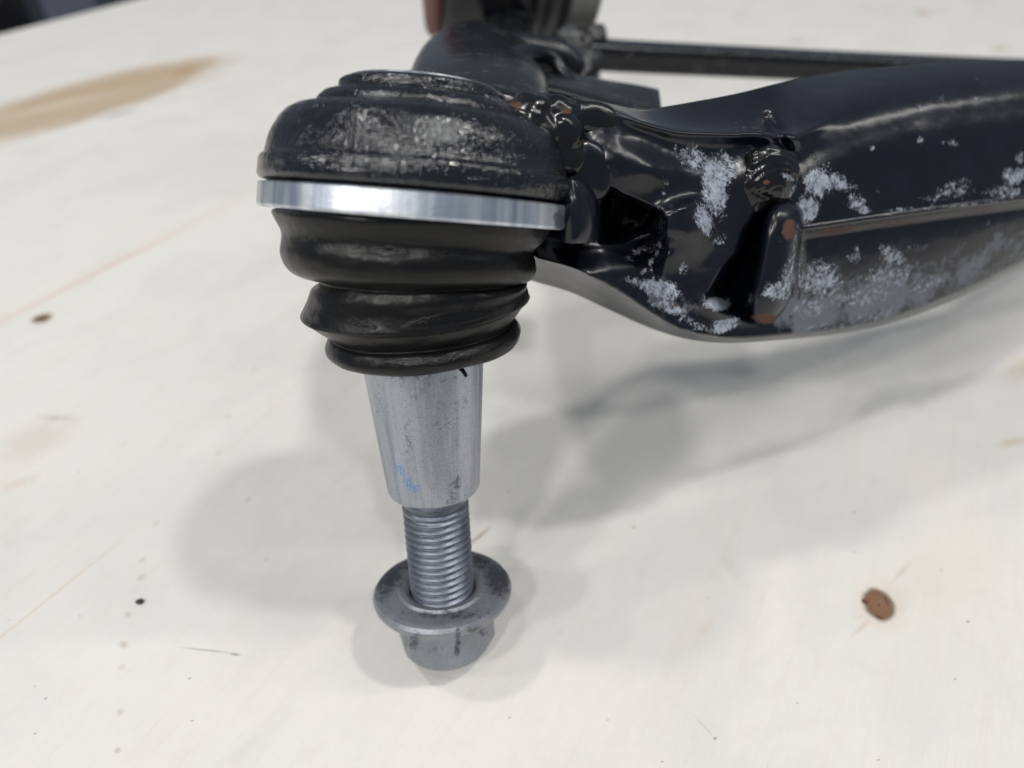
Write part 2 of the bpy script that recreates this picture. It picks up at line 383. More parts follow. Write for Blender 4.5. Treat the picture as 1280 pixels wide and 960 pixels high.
# floor and the dark things beyond the board's edge
M_FLOOR = plain('dark_shop_floor', (.020, .019, .020), (.035, .033, .034), .6, .004)
S = 9000
fl = mk('floor', [(-S, -S, -900), (S, -S, -900), (S, S, -900), (-S, S, -900)], [(0, 1, 2, 3)], M_FLOOR, smooth=False); fl['kind'] = 'structure'

# ------------------------------------------------------------------ control arm
ROOT = empty('control_arm', None, 'black painted vehicle control arm with ball joint standing nose down on the plywood', 'control arm')
DS = nrm((.039, .937, .342)); DH = nrm((-.078, .974, .213))
B = np.array([-20.77, -43.47, 147.18]); BH = B+np.array([2.5, 0, 0])
# --- joint housing
hp = [(10.2, 24), (5.6, 28.5), (5.2, 29.9), (4.4, 30.35), (1.6, 30.3), (1.0, 30.0), (.5, 29.3), (-.6, 28.9), (-4.0, 27.9), (-6.0, 26.9), (-7.4, 25.6), (-8.3, 24.1), (-8.75, 22.3), (-8.85, 21.0),
      (-9.1, 20.5), (-10.2, 20.0), (-11.2, 19.0), (-11.7, 17.7), (-11.85, 16.6), (-12.3, 16.2), (-13.6, 16.0), (-14.0, 15.6), (-14.35, 14.8), (-14.4, 13), (-14.2, 7), (-14.2, .5)]
def densify(p, n): return [tuple(x) for x in np.vstack([np.linspace(a, b, n, endpoint=False) for a, b in zip(np.array(p[:-1]), np.array(p[1:]))]+[np.array(p[-1:])])]
housing = lathe('joint_housing', BH, DH, densify(hp, 3), M_CAP, ROOT, 160, sharp=None, jit=.012,
                wearl=[(520, 100, 70, 5, 4, .35), (612, 122, 14, 5, 20, .5)],
                dulll=[(545, 160, 55, 26, 10, .72), (510, 190, 40, 14, 8, .55), (470, 118, 30, 8, 0, .55), (580, 105, 40, 8, 15, .6), (400, 245, 8, 8, 0, .3), (345, 205, 10, 12, 0, .35)],
                rustl=[(632, 128, 14, 6, 0, .6), (612, 126, 10, 5, 0, .5)])
ring = lathe('retaining_ring', BH, DH, densify([(5.9, 26), (5.9, 29.9), (6.2, 30.3), (9.9, 30.5), (10.4, 30.15), (10.5, 29.5), (10.5, 24)], 2), M_RING, housing, 180, sharp=35,
             wearl=[(700, 275, 10, 14, 0, 1.2), (660, 262, 30, 4, 6, .7), (615, 250, 40, 3, 6, .45), (690, 290, 14, 4, 6, .7)], rustl=[(380, 233, 14, 4, 0, .42)])
# bright steel rim of the cover disc
lathe('cover_rim', BH, DH, [(-14.05, 14.2), (-14.6, 14.35), (-14.75, 14.0), (-14.65, 13.4), (-14.15, 13.2)], M_STUD, housing, 120, cap0=False, cap1=False, sharp=None)

# --- dust boot: rings given by their left and right outline points
def boot():
    rows = [  # left xy, right xy, axis pitch (deg), radius scale
        ((356, 262), (690, 288), 11), ((349, 263), (690, 291), 11), ((346, 268), (685, 299), 11), ((351, 279), (678, 306), 11), ((357, 291), (671, 312), 11),
        ((356, 303), (669, 318), 11), ((355, 314), (672, 327), 11), ((359, 327), (673, 338), 11), ((369, 339), (669, 346), 11), ((386, 347), (661, 352), 11),
        ((404, 350), (648, 355), 12), ((400, 353), (654, 354), 14), ((391, 358), (660, 354), 17), ((386, 369), (660, 358), 19), ((380.5, 380), (662, 363), 20), ((377, 386), (663, 369), 20.5),
        ((377.5, 388.5), (662, 371.5), 20.5), ((383, 391.5), (656, 376), 20.5), ((397, 402), (647, 389), 20), ((411, 411.5), (641, 397), 20), ((414, 415), (640, 400), 20), ((411, 417), (646, 402), 20), ((408, 425), (651, 408), 20),
        ((408, 431), (652, 414), 20), ((413, 437), (649, 422), 20), ((420, 440), (640, 425), 20), ((455, 442), (612, 430), 20)]
    R = []
    for (l, r, p) in rows:
        y = (l[1]+r[1])/2
        R.append((l[0], l[1], r[0], r[1], p))
    R = spline(R, 4); nseg = 140; th = np.arange(nseg)/nseg*2*np.pi; V = []
    for k, (lx, ly, rx, ry, p) in enumerate(R):
        cy = (ly+ry)/2; a = (cy-480)/F
        o, d = (BH, DH) if p < 14 else (B, DS)
        tt = min(1, max(0, (p-11)/10))
        def zc(o, d): s = (a*o[2]-o[1])/(d[1]-a*d[2]); return o[2]+s*d[2]
        z = zc(BH, DH)*(1-tt)+zc(B, DS)*tt
        Lp = np.array([(lx-640)/F*z, (ly-480)/F*z, z]); Rp = np.array([(rx-640)/F*z, (ry-480)/F*z, z])
        c = (Lp+Rp)/2; r = np.linalg.norm(Rp-Lp)/2; r = r/math.sqrt(1+(r/z)**2); u = nrm(Rp-Lp)
        n = np.array([0, math.cos(math.radians(p)), math.sin(math.radians(p))]); n = nrm(n-np.dot(n, u)*u); v = np.cross(n, u)
        wob = np.array([mnoise.noise(Vector((math.cos(t)*1.6, math.sin(t)*1.6, k*.06))) for t in th])*.35+np.array([mnoise.noise(Vector((math.cos(t)*5, math.sin(t)*5, k*.25+3))) for t in th])*.12
        sag = np.array([mnoise.noise(Vector((math.cos(t)*1.2+9, math.sin(t)*1.2, k*.05)))for t in th])*.5
        V.append(c+np.outer((r+wob)*np.cos(th), u)+np.outer((r+wob)*np.sin(th), v)+np.outer(sag, n))
    V = np.concatenate(V); fs = grid_faces(len(R), nseg); fs += [tuple(range(nseg)), tuple(range((len(R)-1)*nseg, len(R)*nseg))]
    Wv = W(V)
    o = mk('dust_boot', Wv, fs, M_RUB, housing, attrs={'wear': blobs(Wv, [(420, 418, 34, 7, 15, .9), (362, 300, 14, 10, 0, .5), (560, 350, 100, 8, 3, .35), (600, 395, 60, 9, -15, .4), (500, 335, 60, 10, 0, .2)]),
                                                      'rust': blobs(Wv, [(565, 398, 70, 9, -10, 1.0), (450, 404, 30, 6, 15, .7), (485, 314, 30, 7, 0, .9), (560, 318, 40, 5, 0, .6), (540, 452, 70, 9, 0, 1.0), (600, 438, 50, 8, -15, .8), (440, 300, 30, 4, 0, .8), (540, 275, 60, 5, 3, .5), (385, 300, 30, 6, 0, .5), (395, 398, 12, 8, 0, .5)])})
    fix_normals(o); return o
bt = boot()
# torn flash hanging at the boot's lip
def tube(name, pts, rads, mat, parent, nseg=8, n=5, wc=False):
    P = spline(np.hstack([np.asarray(pts, float), np.asarray(rads, float)[:, None]]), n); V = []
    for i, q in enumerate(P):
        t = nrm(P[min(i+1, len(P)-1), :3]-P[max(i-1, 0), :3]); u, v = frame(t, (0, 0, 1) if abs(t[2]) < .9 else (1, 0, 0))
        th = np.arange(nseg)/nseg*2*np.pi
        V.append(q[:3]+np.outer(np.cos(th)*q[3], u)+np.outer(np.sin(th)*q[3], v))
    V = np.concatenate(V); fs = grid_faces(len(P), nseg); fs += [tuple(range(nseg)), tuple(range(len(V)-nseg, len(V)))]
    z = np.zeros(len(V)); o = mk(name, W(V) if wc else V, fs, mat, parent, attrs={'wear': z, 'rust': z, 'dull': z}); fix_normals(o); return o
tube('rubber_flash', [at(574, 459, 148), at(579, 464, 147.5), at(583, 471, 147.6)], [.5, .45, .35], M_RUB, housing)

# --- stud
def prof_dense(p, n=3): return densify(p, n)
stud = lathe('ball_stud', B, DS, prof_dense([(34, 13.55), (43, 12.85), (70.7, 10.6), (71.4, 10.35), (72.3, 9.5), (73.9, 7.9), (74.8, 7.3), (75.6, 7.0)], 6), M_STUD, ROOT, 128, sharp=None,
             wearl=[(530, 470, 70, 12, 0, .45), (520, 495, 24, 20, 0, .42), (545, 520, 14, 60, 0, .36), (565, 545, 8, 16, -30, .6), (575, 500, 18, 14, 0, .45), (510, 545, 8, 14, 0, .5), (555, 604, 36, 3, -3, .75), (545, 628, 40, 4, 0, .6), (515, 560, 16, 30, 0, .4), (470, 500, 10, 26, 0, .4)],
             rustl=[(502, 592, 20, 11, 55, .75), (514, 608, 14, 9, 30, .75), (494, 576, 12, 8, 50, .6)])
def thread_r(th, s, r):
    ph = (s/1.78-th/(2*np.pi)) % 1.0
    tri = 1-np.abs(2*ph-1)
    env = min(1, max(0, (s-76.0)/1.5))
    return r-1.0*(1-np.clip(tri*1.12, 0, 1))*env
lathe('stud_thread', B, DS, [(s, 7.0 if s < 75.9 else 7.72) for s in np.arange(75.4, 104, .13)], M_THREAD, stud, 96, rfun=thread_r, sharp=None,
      wearl=[(520, 690, 9, 60, 0, .5), (585, 670, 8, 50, 0, .5)])
# --- flange nut
AF = 10.6                      # half the width across flats
HEXT = None
ud, vd = frame(DS)              # angle of the visible hex corner, a little right of the side that faces the camera
tc_ = -(B+100*DS); tc_ = nrm(tc_-np.dot(tc_, DS)*DS); fa = math.atan2(np.dot(tc_, vd), np.dot(tc_, ud))
CORNER = fa+math.radians(-14 if np.dot(np.cross(DS, tc_), (1, 0, 0)) < 0 else 14)
CORNER = round(math.degrees(CORNER)/2)*2*math.pi/180
def nut_r(th, s, r):
    if s < 103.3: return np.full(len(th), r)
    a = (th-CORNER) % (math.pi/3)-math.pi/6
    hexr = AF/np.cos(a)
    k = min(1, (s-103.3)/.5)
    return np.minimum(r, hexr+(1-k)*4)
nut = lathe('flange_nut', B, DS, prof_dense([(104, 8.05), (98.9, 8.05), (98.2, 9.2), (97.9, 10.4), (98.5, 10.9), (98.3, 15.2), (98.6, 16.2), (99.5, 16.75), (100.6, 16.6), (101.5, 16.0), (102.4, 14.9), (103.0, 13.4), (103.4, 12.7), (104.0, 12.5),
                                    (111.4, 12.5), (112.5, 12.0), (113.4, 11.3), (114.6, 10.7), (115.3, 10.2), (115.8, 9.0)], 4), M_NUT, ROOT, 180, rfun=nut_r, sharp=22,
            wearl=[(552, 742, 90, 9, 0, .42), (485, 718, 22, 32, 30, 1.0), (478, 745, 12, 16, 0, .6), (622, 722, 18, 28, -15, 1.0), (560, 768, 64, 8, 0, .7), (600, 700, 34, 14, 30, .85), (512, 705, 20, 10, -30, .8), (515, 800, 14, 14, 0, .62), (572, 802, 5, 24, 0, .8), (596, 788, 18, 10, 0, .6), (540, 812, 30, 8, 0, .5), (530, 735, 26, 8, 30, .55)])
C['_dummy'] = 0; del C['_dummy']

# --- arm body: a pressed shell, sculpted in a plane that stands along the leg
PA = np.array([(700-640)/F*150, (230-480)/F*150, 150.]); PB = np.array([(1280-640)/F*192, (205-480)/F*192, 192.])
EU = nrm(PB-PA); EV = nrm(-DH-np.dot(-DH, EU)*EU); EW = np.cross(EU, EV); EW = EW if EW[2] < 0 else -EW
def interp(x, pts):
    p = np.array(pts, float); return np.interp(x, p[:, 0], p[:, 1])
def smooth_interp(x, pts):
    p = spline(pts, 12); return np.interp(x, p[:, 0], p[:, 1])
TOP = [(612, 150), (640, 128), (665, 121), (700, 123), (730, 124), (765, 130), (800, 137), (825, 134), (850, 130), (920, 117), (990, 100), (1065, 87.5), (1140, 81), (1210, 77), (1280, 75), (1350, 74), (1430, 76)]
BOT = [(612, 330), (640, 343), (672, 353), (715, 366), (765, 389), (815, 411), (860, 424), (905, 428.5), (960, 426), (1050, 417), (1120, 402), (1200, 372), (1280, 333), (1350, 300), (1430, 270)]
CRE = [(612, 158), (640, 140), (700, 132), (735, 131), (765, 138), (805, 152), (850, 163), (905, 166), (945, 165), (985, 168), (1010, 162), (1060, 140), (1150, 117), (1265, 101), (1340, 98), (1430, 98)]
LOW = [(612, 290), (640, 305), (672, 322), (715, 334), (770, 361), (815, 391), (852, 411), (905, 421), (960, 418), (1050, 408), (1120, 392), (1200, 361), (1280, 322), (1350, 289), (1430, 258)]
SEAM = [(985, 292), (1000, 288), (1080, 276), (1180, 262), (1280, 249), (1430, 232)]
def sst(x, a, b): t = np.clip((x-a)/(b-a), 0, 1); return t*t*(3-2*t)
def gauss(px, py, x, y, rx, ry, ang=0, pw=1):
    t = math.radians(ang); dx = px-x; dy = py-y
    u = (dx*math.cos(t)+dy*math.sin(t))/rx; v = (-dx*math.sin(t)+dy*math.cos(t))/ry
    return np.exp(-(u*u+v*v)**pw)
def seg_d(px, py, pts):
    """distance to a polyline, and which side"""
    best = np.full(px.shape, 1e9)
    for (x0, y0), (x1, y1) in zip(pts[:-1], pts[1:]):
        dx, dy = x1-x0, y1-y0; t = np.clip(((px-x0)*dx+(py-y0)*dy)/(dx*dx+dy*dy), 0, 1)
        best = np.minimum(best, np.hypot(px-x0-t*dx, py-y0-t*dy))
    return best
def poly(px, py, pts, soft):
    """1 inside the polygon, 0 outside, with a soft rim"""
    ins = np.zeros(px.shape, bool); n = len(pts)
    for i in range(n):
        (x0, y0), (x1, y1) = pts[i], pts[(i+1) % n]
        c = ((y0 > py) != (y1 > py)) & (px < (x1-x0)*(py-y0)/((y1-y0) if y1 != y0 else 1e-9)+x0); ins ^= c
    d = seg_d(px, py, pts+[pts[0]]); return sst(np.where(ins, d, -d), -soft, soft)
def relief(px, py):
    top = smooth_interp(px, TOP); bot = smooth_interp(px, BOT); cr = smooth_interp(px, CRE); lo = smooth_interp(px, LOW)
    w_ = np.zeros_like(px)
    right = sst(px, 960, 1060)
    # top face falls away behind the crease; the right leg has a rolled shoulder
    up = np.clip((cr-py)/np.maximum(cr-top, 1), 0, 1)
    w_ -= (1-right)*(13*up**.75)*sst(px, 740, 860)+(1-sst(px, 740, 860))*(9*up**2.0)
    # right leg: top face leans back behind a rounded shoulder, shallow channel under it
    q = cr-py; sp_ = 17*np.log1p(np.exp(np.clip(q/17, -30, 30)))
    w_ -= right*(.30*sp_+.004*sp_**2*.6)
    w_ -= right*.35*np.exp(-((py-cr-34)/16)**2)
    w_ -= right*.9*np.clip((py-cr-40)/100, 0, 1)**2
    # plate edge lip left of the pinch
    w_ += (1-right)*1.2*np.exp(-((py-cr-4)/7)**2)*sst(px, 760, 800)
    # concave belly below the lip
    w_ -= (1-right)*2.0*np.exp(-((py-cr-28)/22)**2)*sst(px, 760, 830)
    # underside falls away below the low line
    dn = np.clip((py-lo)/np.maximum(bot-lo, 1), 0, 1)
    w_ -= (26-12*sst(px, 820, 900))*dn**.8*(1-sst(px, 830, 940))+sst(px, 830, 940)*10*(1-np.sqrt(np.clip(1-dn**2, 0, 1)))
    # front face bellies out gently
    hh = np.clip((py-cr)/np.maximum(lo-cr, 1), 0, 1)
    w_ += 1.5*np.sin(hh*np.pi)*(.4+.6*right)
    # upper shell overlaps the lower one along the seam
    sm = interp(px, SEAM); rs = sst(px, 990, 1010)
    low = sst(py, sm-3, sm+13)
    w_ -= rs*2.6*low
    w_ += rs*.7*np.exp(-((py-sm+1)/3.5)**2)
    w_ -= rs*6.5*np.clip((py-sm-14)/np.maximum(bot-sm, 1), 0, 1)**1.6
    # left: plate dips behind the joint
    w_ -= 7*(1-sst(px, 640, 760))
    w_ += 3.0*gauss(px, py, 800, 205, 60, 34, 8)
    # collar lug gripping the ring
    # step of the plate's cut end: everything below the edge is set back
    edge_ = [(612, 245), (690, 238), (740, 228), (768, 236), (800, 258), (826, 270)]
    ye = interp(px, edge_)
    below = sst(py, ye-2, ye+5)*(1-sst(px, 812, 836))
    w_ -= 7.5*below*(1-.55*sst(py, 300, 345))
    # dark hollow under the plate
    w_ -= 10*poly(px, py, [(758, 240), (790, 250), (824, 266), (808, 286), (778, 300), (752, 300)], 5)
    # round lump
    w_ += 4.5*gauss(px, py, 852, 285, 40, 34, -10, 1.3)
    w_ += 1.5*gauss(px, py, 858, 258, 26, 8, -18, 1)
    w_ -= 3.0*gauss(px, py, 815, 310, 30, 10, -10, 1)
    w_ += 1.6*gauss(px, py, 730, 345, 26, 16, 35, 1)
    # deep hollow left of the folded tab
    w_ -= 14*poly(px, py, [(985, 258), (952, 266), (934, 294), (926, 318), (908, 340), (890, 370), (902, 384), (938, 396), (975, 330)], 8)
    # swelling under the big weld, pinch at the crease
    w_ += 2.0*gauss(px, py, 962, 218, 44, 36, 0, 1)
    d2 = seg_d(px, py, [(958, 150), (972, 168), (984, 186)])
    w_ -= 2.2*np.exp(-(d2/9)**2)
    w_ += 2.0*gauss(px, py, 992, 180, 14, 16, 30)
    # bottom lip between tab and hollow
    w_ += 2.5*gauss(px, py, 900, 385, 26, 10, 20)
    # small hammered unevenness
    return w_
def relief_point(px, py, w_):
    r = np.stack([(px-640)/F, (py-480)/F, np.ones_like(px)], -1)
    t = (PA@EW+w_)/(r@EW)
    return r*t[..., None]
ARM_WEAR = [(893, 232, 17, 40, -8, 1.0), (868, 198, 22, 18, 30, .72), (880, 275, 12, 26, -15, .85), (905, 210, 20, 24, 0, .75), (846, 190, 8, 10, 0, .5), (832, 225, 6, 10, 0, .42),
            (1022, 228, 22, 20, 20, .85), (1008, 262, 16, 22, 20, .9), (1046, 228, 26, 12, 20, .75), (1070, 252, 14, 13, 30, .72), (1022, 205, 22, 10, 20, .5), (1080, 262, 9, 7, 0, .7),
            (1025, 350, 30, 26, -10, .75), (1075, 372, 50, 14, -6, .6), (1010, 385, 26, 16, 0, .6), (1110, 345, 40, 20, -8, .6), (1115, 320, 22, 14, 40, .62), (1068, 318, 10, 14, 20, .55), (1145, 310, 20, 8, -10, .4), (1160, 355, 30, 14, -20, .5),
            (826, 362, 26, 17, 15, .86), (800, 355, 26, 9, 20, .6), (838, 385, 30, 9, 25, .75), (868, 405, 26, 7, 20, .6), (855, 335, 8, 10, 10, .55), (803, 312, 20, 7, -15, .55), (785, 322, 10, 6, 0, .5),
            (895, 380, 20, 9, 0, 1.0), (905, 407, 22, 10, -20, .95), (900, 300, 14, 8, -40, .55),
            (1195, 238, 30, 12, -3, .58), (1205, 225, 20, 6, 0, .45), (1168, 248, 22, 8, 0, .5), (1268, 220, 18, 14, 0, .78), (1255, 240, 26, 10, -5, .62), (1275, 198, 8, 12, 0, .6),
            (1150, 175, 7, 6, -40, .6), (1187, 178, 14, 5, 0, .6), (1090, 185, 4, 4, 0, .8), (1096, 239, 3, 3, 0, .6), (1220, 122, 4, 4, 0, .6),
            (1210, 256, 60, 3, -6, .55), (1120, 262, 40, 3, -6, .5), (1100, 392, 40, 10, -10, .5), (1040, 408, 50, 6, -3, .5),
            (824, 306, 3, 5, 0, .9), (821, 316, 3, 6, 15, .9), (814, 328, 3, 7, 30, .9), (804, 340, 3.5, 8, 45, .8), (760, 210, 5, 8, -40, .4), (830, 240, 4, 8, 0, .45), (1000, 340, 3, 60, 6, .6), (930, 160, 40, 2, 0, .4)]
ARM_RUST = [(1045, 288, 40, 5, -8, .75), (1120, 279, 60, 5, -7, .6), (1220, 264, 60, 5, -7, .55), (640, 132, 18, 8, 0, .9), (708, 140, 10, 4, 0, .6), (955, 398, 16, 8, 0, .5), (845, 381, 5, 3, 0, .7), (1265, 120, 4, 3, 0, .3)]
ARM_DULL_SHEEN = [(1080, 375, 90, 34, -8, .95), (850, 300, 60, 50, 0, .12), (1015, 390, 60, 28, 0, 1.0), (1190, 345, 80, 34, -15, .66), (1265, 310, 60, 34, -20, .52), (830, 375, 40, 16, 20, .5)]  # worn grey film; right-end patches paint in the board's reflected sheen
def arm_body():
    xs = np.concatenate([np.arange(612, 1290, 2.6), np.arange(1290, 1432, 8)]); nt_ = 150; nb = 20
    t = np.linspace(0, 1, nt_); t = np.sort(np.concatenate([t, np.linspace(0, .06, 8)[1:-1], np.linspace(.94, 1, 8)[1:-1]])); nt_ = len(t)
    top = smooth_interp(xs, TOP); bot = smooth_interp(xs, BOT)
    PX = np.repeat(xs[:, None], nt_, 1); PY = top[:, None]+(bot-top)[:, None]*t[None, :]
    Wf = relief(PX, PY)
    un = np.array([[mnoise.noise(Vector((a*.035, b*.035, 0)))*.28+mnoise.noise(Vector((a*.1, b*.1, 5)))*.07 for b in rowb] for a, rowb in zip(xs, PY)])
    un *= (1-.7*sst(PX, 960, 1060))
    Wf = Wf+un*np.minimum(1, np.minimum(t, 1-t)*14)[None, :]
    Vf = relief_point(PX, PY, Wf)
    # back: from the lower edge up behind to the top edge
    k = (np.arange(nb)+1)/(nb+1); tb = 1-k
    inset = .05*np.sin(np.pi*k)
    PYb = top[:, None]+(bot-top)[:, None]*(tb*(1-2*inset*0)+0)[None, :]
    PXb = np.repeat(xs[:, None], nb, 1)
    w0 = Wf[:, -1][:, None]; w1 = Wf[:, 0][:, None]
    thick = (10+10*sst(xs, 760, 900))[:, None]
    Wb = w0+(w1-w0)*k[None, :]-thick*np.sin(np.pi*k)[None, :]**.7
    # shrink slightly so the back never peeks past the outline
    mid = ((top+bot)/2)[:, None]; PYb = mid+(PYb-mid)*.985
    Vb = relief_point(PXb, PYb, Wb)
    V = np.concatenate([Vf, Vb], 1); nc = V.shape[1]; nr = V.shape[0]
    px = np.concatenate([PX, PXb], 1).ravel(); py = np.concatenate([PY, PYb], 1).ravel()
    fs = grid_faces(nr, nc); fs += [tuple(range(nc)), tuple(range((nr-1)*nc, nr*nc))]
    o = mk('arm_shell', W(V.reshape(-1, 3)), fs, M_ARM, ROOT, attrs={'wear': blobs(None, ARM_WEAR, px, py), 'rust': blobs(None, ARM_RUST, px, py), 'dull': blobs(None, ARM_DULL_SHEEN, px, py)})
    fix_normals(o); return o
arm = arm_body()

def lump(name, px, py, w_, rx, ry, rz, mat, parent, ang=0, amp=.18, freq=.25, seed=0, ripple=0, rust=None, wear=None, res=72):
    """an uneven bead of weld metal lying on the arm (radii mm along the leg, up, out)"""
    c = relief_point(np.array(float(px)), np.array(float(py)), np.array(float(w_)))
    V = []; nr = res//2
    t = math.radians(ang)
    A = EU*math.cos(t)-EV*math.sin(t)*-1; A = nrm(EU*math.cos(t)-EV*math.sin(t)); Bv = nrm(EU*math.sin(t)+EV*math.cos(t))
    for i in range(nr+1):
        ph = math.pi*i/nr
        for j in range(res):
            th = 2*math.pi*j/res
            q = np.array([math.sin(ph)*math.cos(th), math.sin(ph)*math.sin(th), math.cos(ph)])
            e = (np.sign(q)*np.abs(q)**.85)
            p = e*np.array([rx, ry, rz]); k = 1+amp*mnoise.noise(Vector(p*freq)+Vector((seed*7.1, 0, 0)))+amp*.22*mnoise.noise(Vector(p*freq*2.4)+Vector((seed*3.3, 4, 0)))
            if ripple: k += ripple*math.sin(math.hypot(p[0]-rx*.2, p[1]+ry*.9)*4.2)
            p = p*k; V.append(c+A*p[0]+Bv*p[1]+EW*p[2])
    Wv = W(np.array(V)); o = mk(name, Wv, grid_faces(nr+1, res), mat, parent, attrs={'wear': blobs(Wv, wear or []), 'rust': blobs(Wv, rust or []), 'dull': np.zeros(len(Wv))})
    fix_normals(o); return o
# big weld and the folded tab under it
wr = [lump('weld_bead', 964, 217, .6, 6.6, 6.2, 3.6, M_WELD, arm, 20, .16, .24, 1, ripple=.022, rust=[(958, 228, 6, 5, 0, .9)], wear=[(985, 222, 10, 5, 30, .8), (990, 240, 6, 14, 0, .6)])]
wr.append(lump('weld_bead', 941, 236, .2, 3.0, 5.5, 2.4, M_WELD, arm, -25, .22, .3, 2, ripple=.015))
def fuse(name, objs, voxel, iters, rust, wear):
    """melt overlapping lumps into one weld run"""
    import bmesh
    bm = bmesh.new()
    for o in objs: bm.from_mesh(o.data)
    me = bpy.data.meshes.new(name); bm.to_mesh(me); bm.free()
    mat = objs[0].data.materials[0]; par = objs[0].parent
    for o in objs: bpy.data.objects.remove(o)
    t = bpy.data.objects.new(name, me); C.collection.objects.link(t)
    m = t.modifiers.new('r', 'REMESH'); m.mode = 'VOXEL'; m.voxel_size = voxel*MM
    m2 = t.modifiers.new('s', 'SMOOTH'); m2.iterations = iters; m2.factor = .5
    bpy.context.view_layer.update()
    ev = t.evaluated_get(bpy.context.evaluated_depsgraph_get()); e = ev.to_mesh()
    v = np.array([p.co[:] for p in e.vertices])/MM; f = [tuple(p.vertices) for p in e.polygons]; ev.to_mesh_clear()
    bpy.data.objects.remove(t)
    return mk(name, v, f, mat, par, attrs={'wear': blobs(v, wear), 'rust': blobs(v, rust), 'dull': np.zeros(len(v))})
def tab_fold():
    rows = [(988, 250, 10, 0), (985, 256, 18, 2.6), (982, 268, 23, 4.4), (978, 290, 25, 5.2), (973, 320, 26, 5.0), (967, 350, 26, 4.5), (961, 375, 25, 3.8), (956, 392, 21, 2.6), (953, 402, 14, 1.0), (951, 407, 6, -.6)]
    R = spline(rows, 5); V = []; n = 40
    for (x, y, hw, w_) in R:
        for j in range(n):
            th = 2*math.pi*j/n; cx = math.cos(th); sy = math.sin(th)
            xx = x+hw*np.sign(cx)*abs(cx)**.8; ww = w_-6+(6.5*max(sy, 0)**.75 if sy > 0 else -8*abs(sy))
            V.append(relief_point(np.array(xx), np.array(y+3*cx), np.array(ww)))
    fs = grid_faces(len(R), n); fs += [tuple(range(n)), tuple(range(len(V)-n, len(V)))]
    Wv = W(np.array(V)); o = mk('folded_tab', Wv, fs, M_ARM, arm, attrs={'wear': blobs(Wv, [(985, 348, 12, 26, 10, .66), (972, 365, 22, 14, 0, .8), (990, 330, 3, 60, 8, .7), (935, 372, 8, 8, 0, .6), (990, 285, 5, 8, 0, .5)]),
        'rust': blobs(Wv, [(986, 287, 9, 15, 10, 1.1), (955, 398, 20, 7, 0, 1.1)]), 'dull': blobs(Wv, [])})
    fix_normals(o); return o
fuse('weld_bead', wr, .28, 3, [(958, 228, 5, 4, 0, .9), (930, 215, 4, 6, 0, .5)], [(985, 222, 10, 5, 30, .8), (990, 240, 6, 14, 0, .6)])
tab_fold()
wl = []
# welds between the housing and the arm
for i, (x, y, w_, rx, ry, rz, a) in enumerate([(652, 142, .5, 5.2, 3.0, 3.4, -12), (684, 145, 0, 7.0, 4.2, 3.2, 8), (668, 163, 1.0, 5.0, 4.2, 3.8, 40), (698, 178, .6, 5.6, 5.6, 3.4, 35), (708, 200, .8, 3.8, 3.6, 2.8, 20), (728, 146, -1.5, 7, 3.6, 2.6, 12)]):
    wl.append(lump('weld_bead', x, y, w_, rx, ry, rz, M_WELD, arm, a, .26, .2, 10+i, ripple=.006, rust=[(640, 132, 18, 6, -10, .75), (708, 140, 9, 4, 0, .9), (728, 178, 8, 6, 0, .6)], wear=[(712, 128, 12, 3, 5, .3)]))
fuse('weld_bead', wl, .3, 7, [(642, 132, 16, 6, -10, .8), (708, 139, 8, 4, 0, .9), (728, 178, 8, 6, 0, .6)], [(712, 128, 12, 3, 5, .3)])
# tongue of the plate under the weld, and the lug that wraps the ring
lump('plate_tongue', 735, 212, 0.0, 6.2, 5.6, 2.6, M_ARM, arm, 30, .10, .2, 31)
def lug():
    """arc-shaped lug round the right side of the ring"""
    d = DH; u, v = frame(d); V = []; prof = [(1.0, 30.0), (1.2, 33.5), (3.0, 35.4), (6.0, 36.6), (10, 37.0), (12.2, 36.3), (12.8, 34.0), (12.4, 31.2), (11.0, 30.4), (5, 30.3)]
    P = spline(prof+[prof[0]], 4)[:-1]
    ths = np.linspace(-1, 1, 41)
    # direction that points right along the leg, and the half width of the lug
    c0 = math.atan2(np.dot(EU, v), np.dot(EU, u)); tow = math.atan2(np.dot((0, 0, -1.), v), np.dot((0, 0, -1.), u))
    sg = 1 if ((tow-c0+math.pi) % (2*math.pi)-math.pi) > 0 else -1
    for a in ths:
        ang = c0+sg*math.radians(2+36*a); taper = 1-.55*max(0, a)**4-.2*max(0, -a)**4
        for (s, r) in P:
            rr = 29.2+(r-29.2)*taper
            V.append(BH+s*d+u*rr*math.cos(ang)+v*rr*math.sin(ang))
    n = len(P); fs = grid_faces(41, n); fs += [tuple(range(n)), tuple(range(40*n, 41*n))]
    Wv = W(np.array(V)); o = mk('ring_lug', Wv, fs, M_ARM, arm, attrs={'wear': blobs(Wv, []), 'rust': blobs(Wv, []), 'dull': blobs(Wv, [(660, 240, 40, 10, 0, .5)])}); fix_normals(o)
lug()

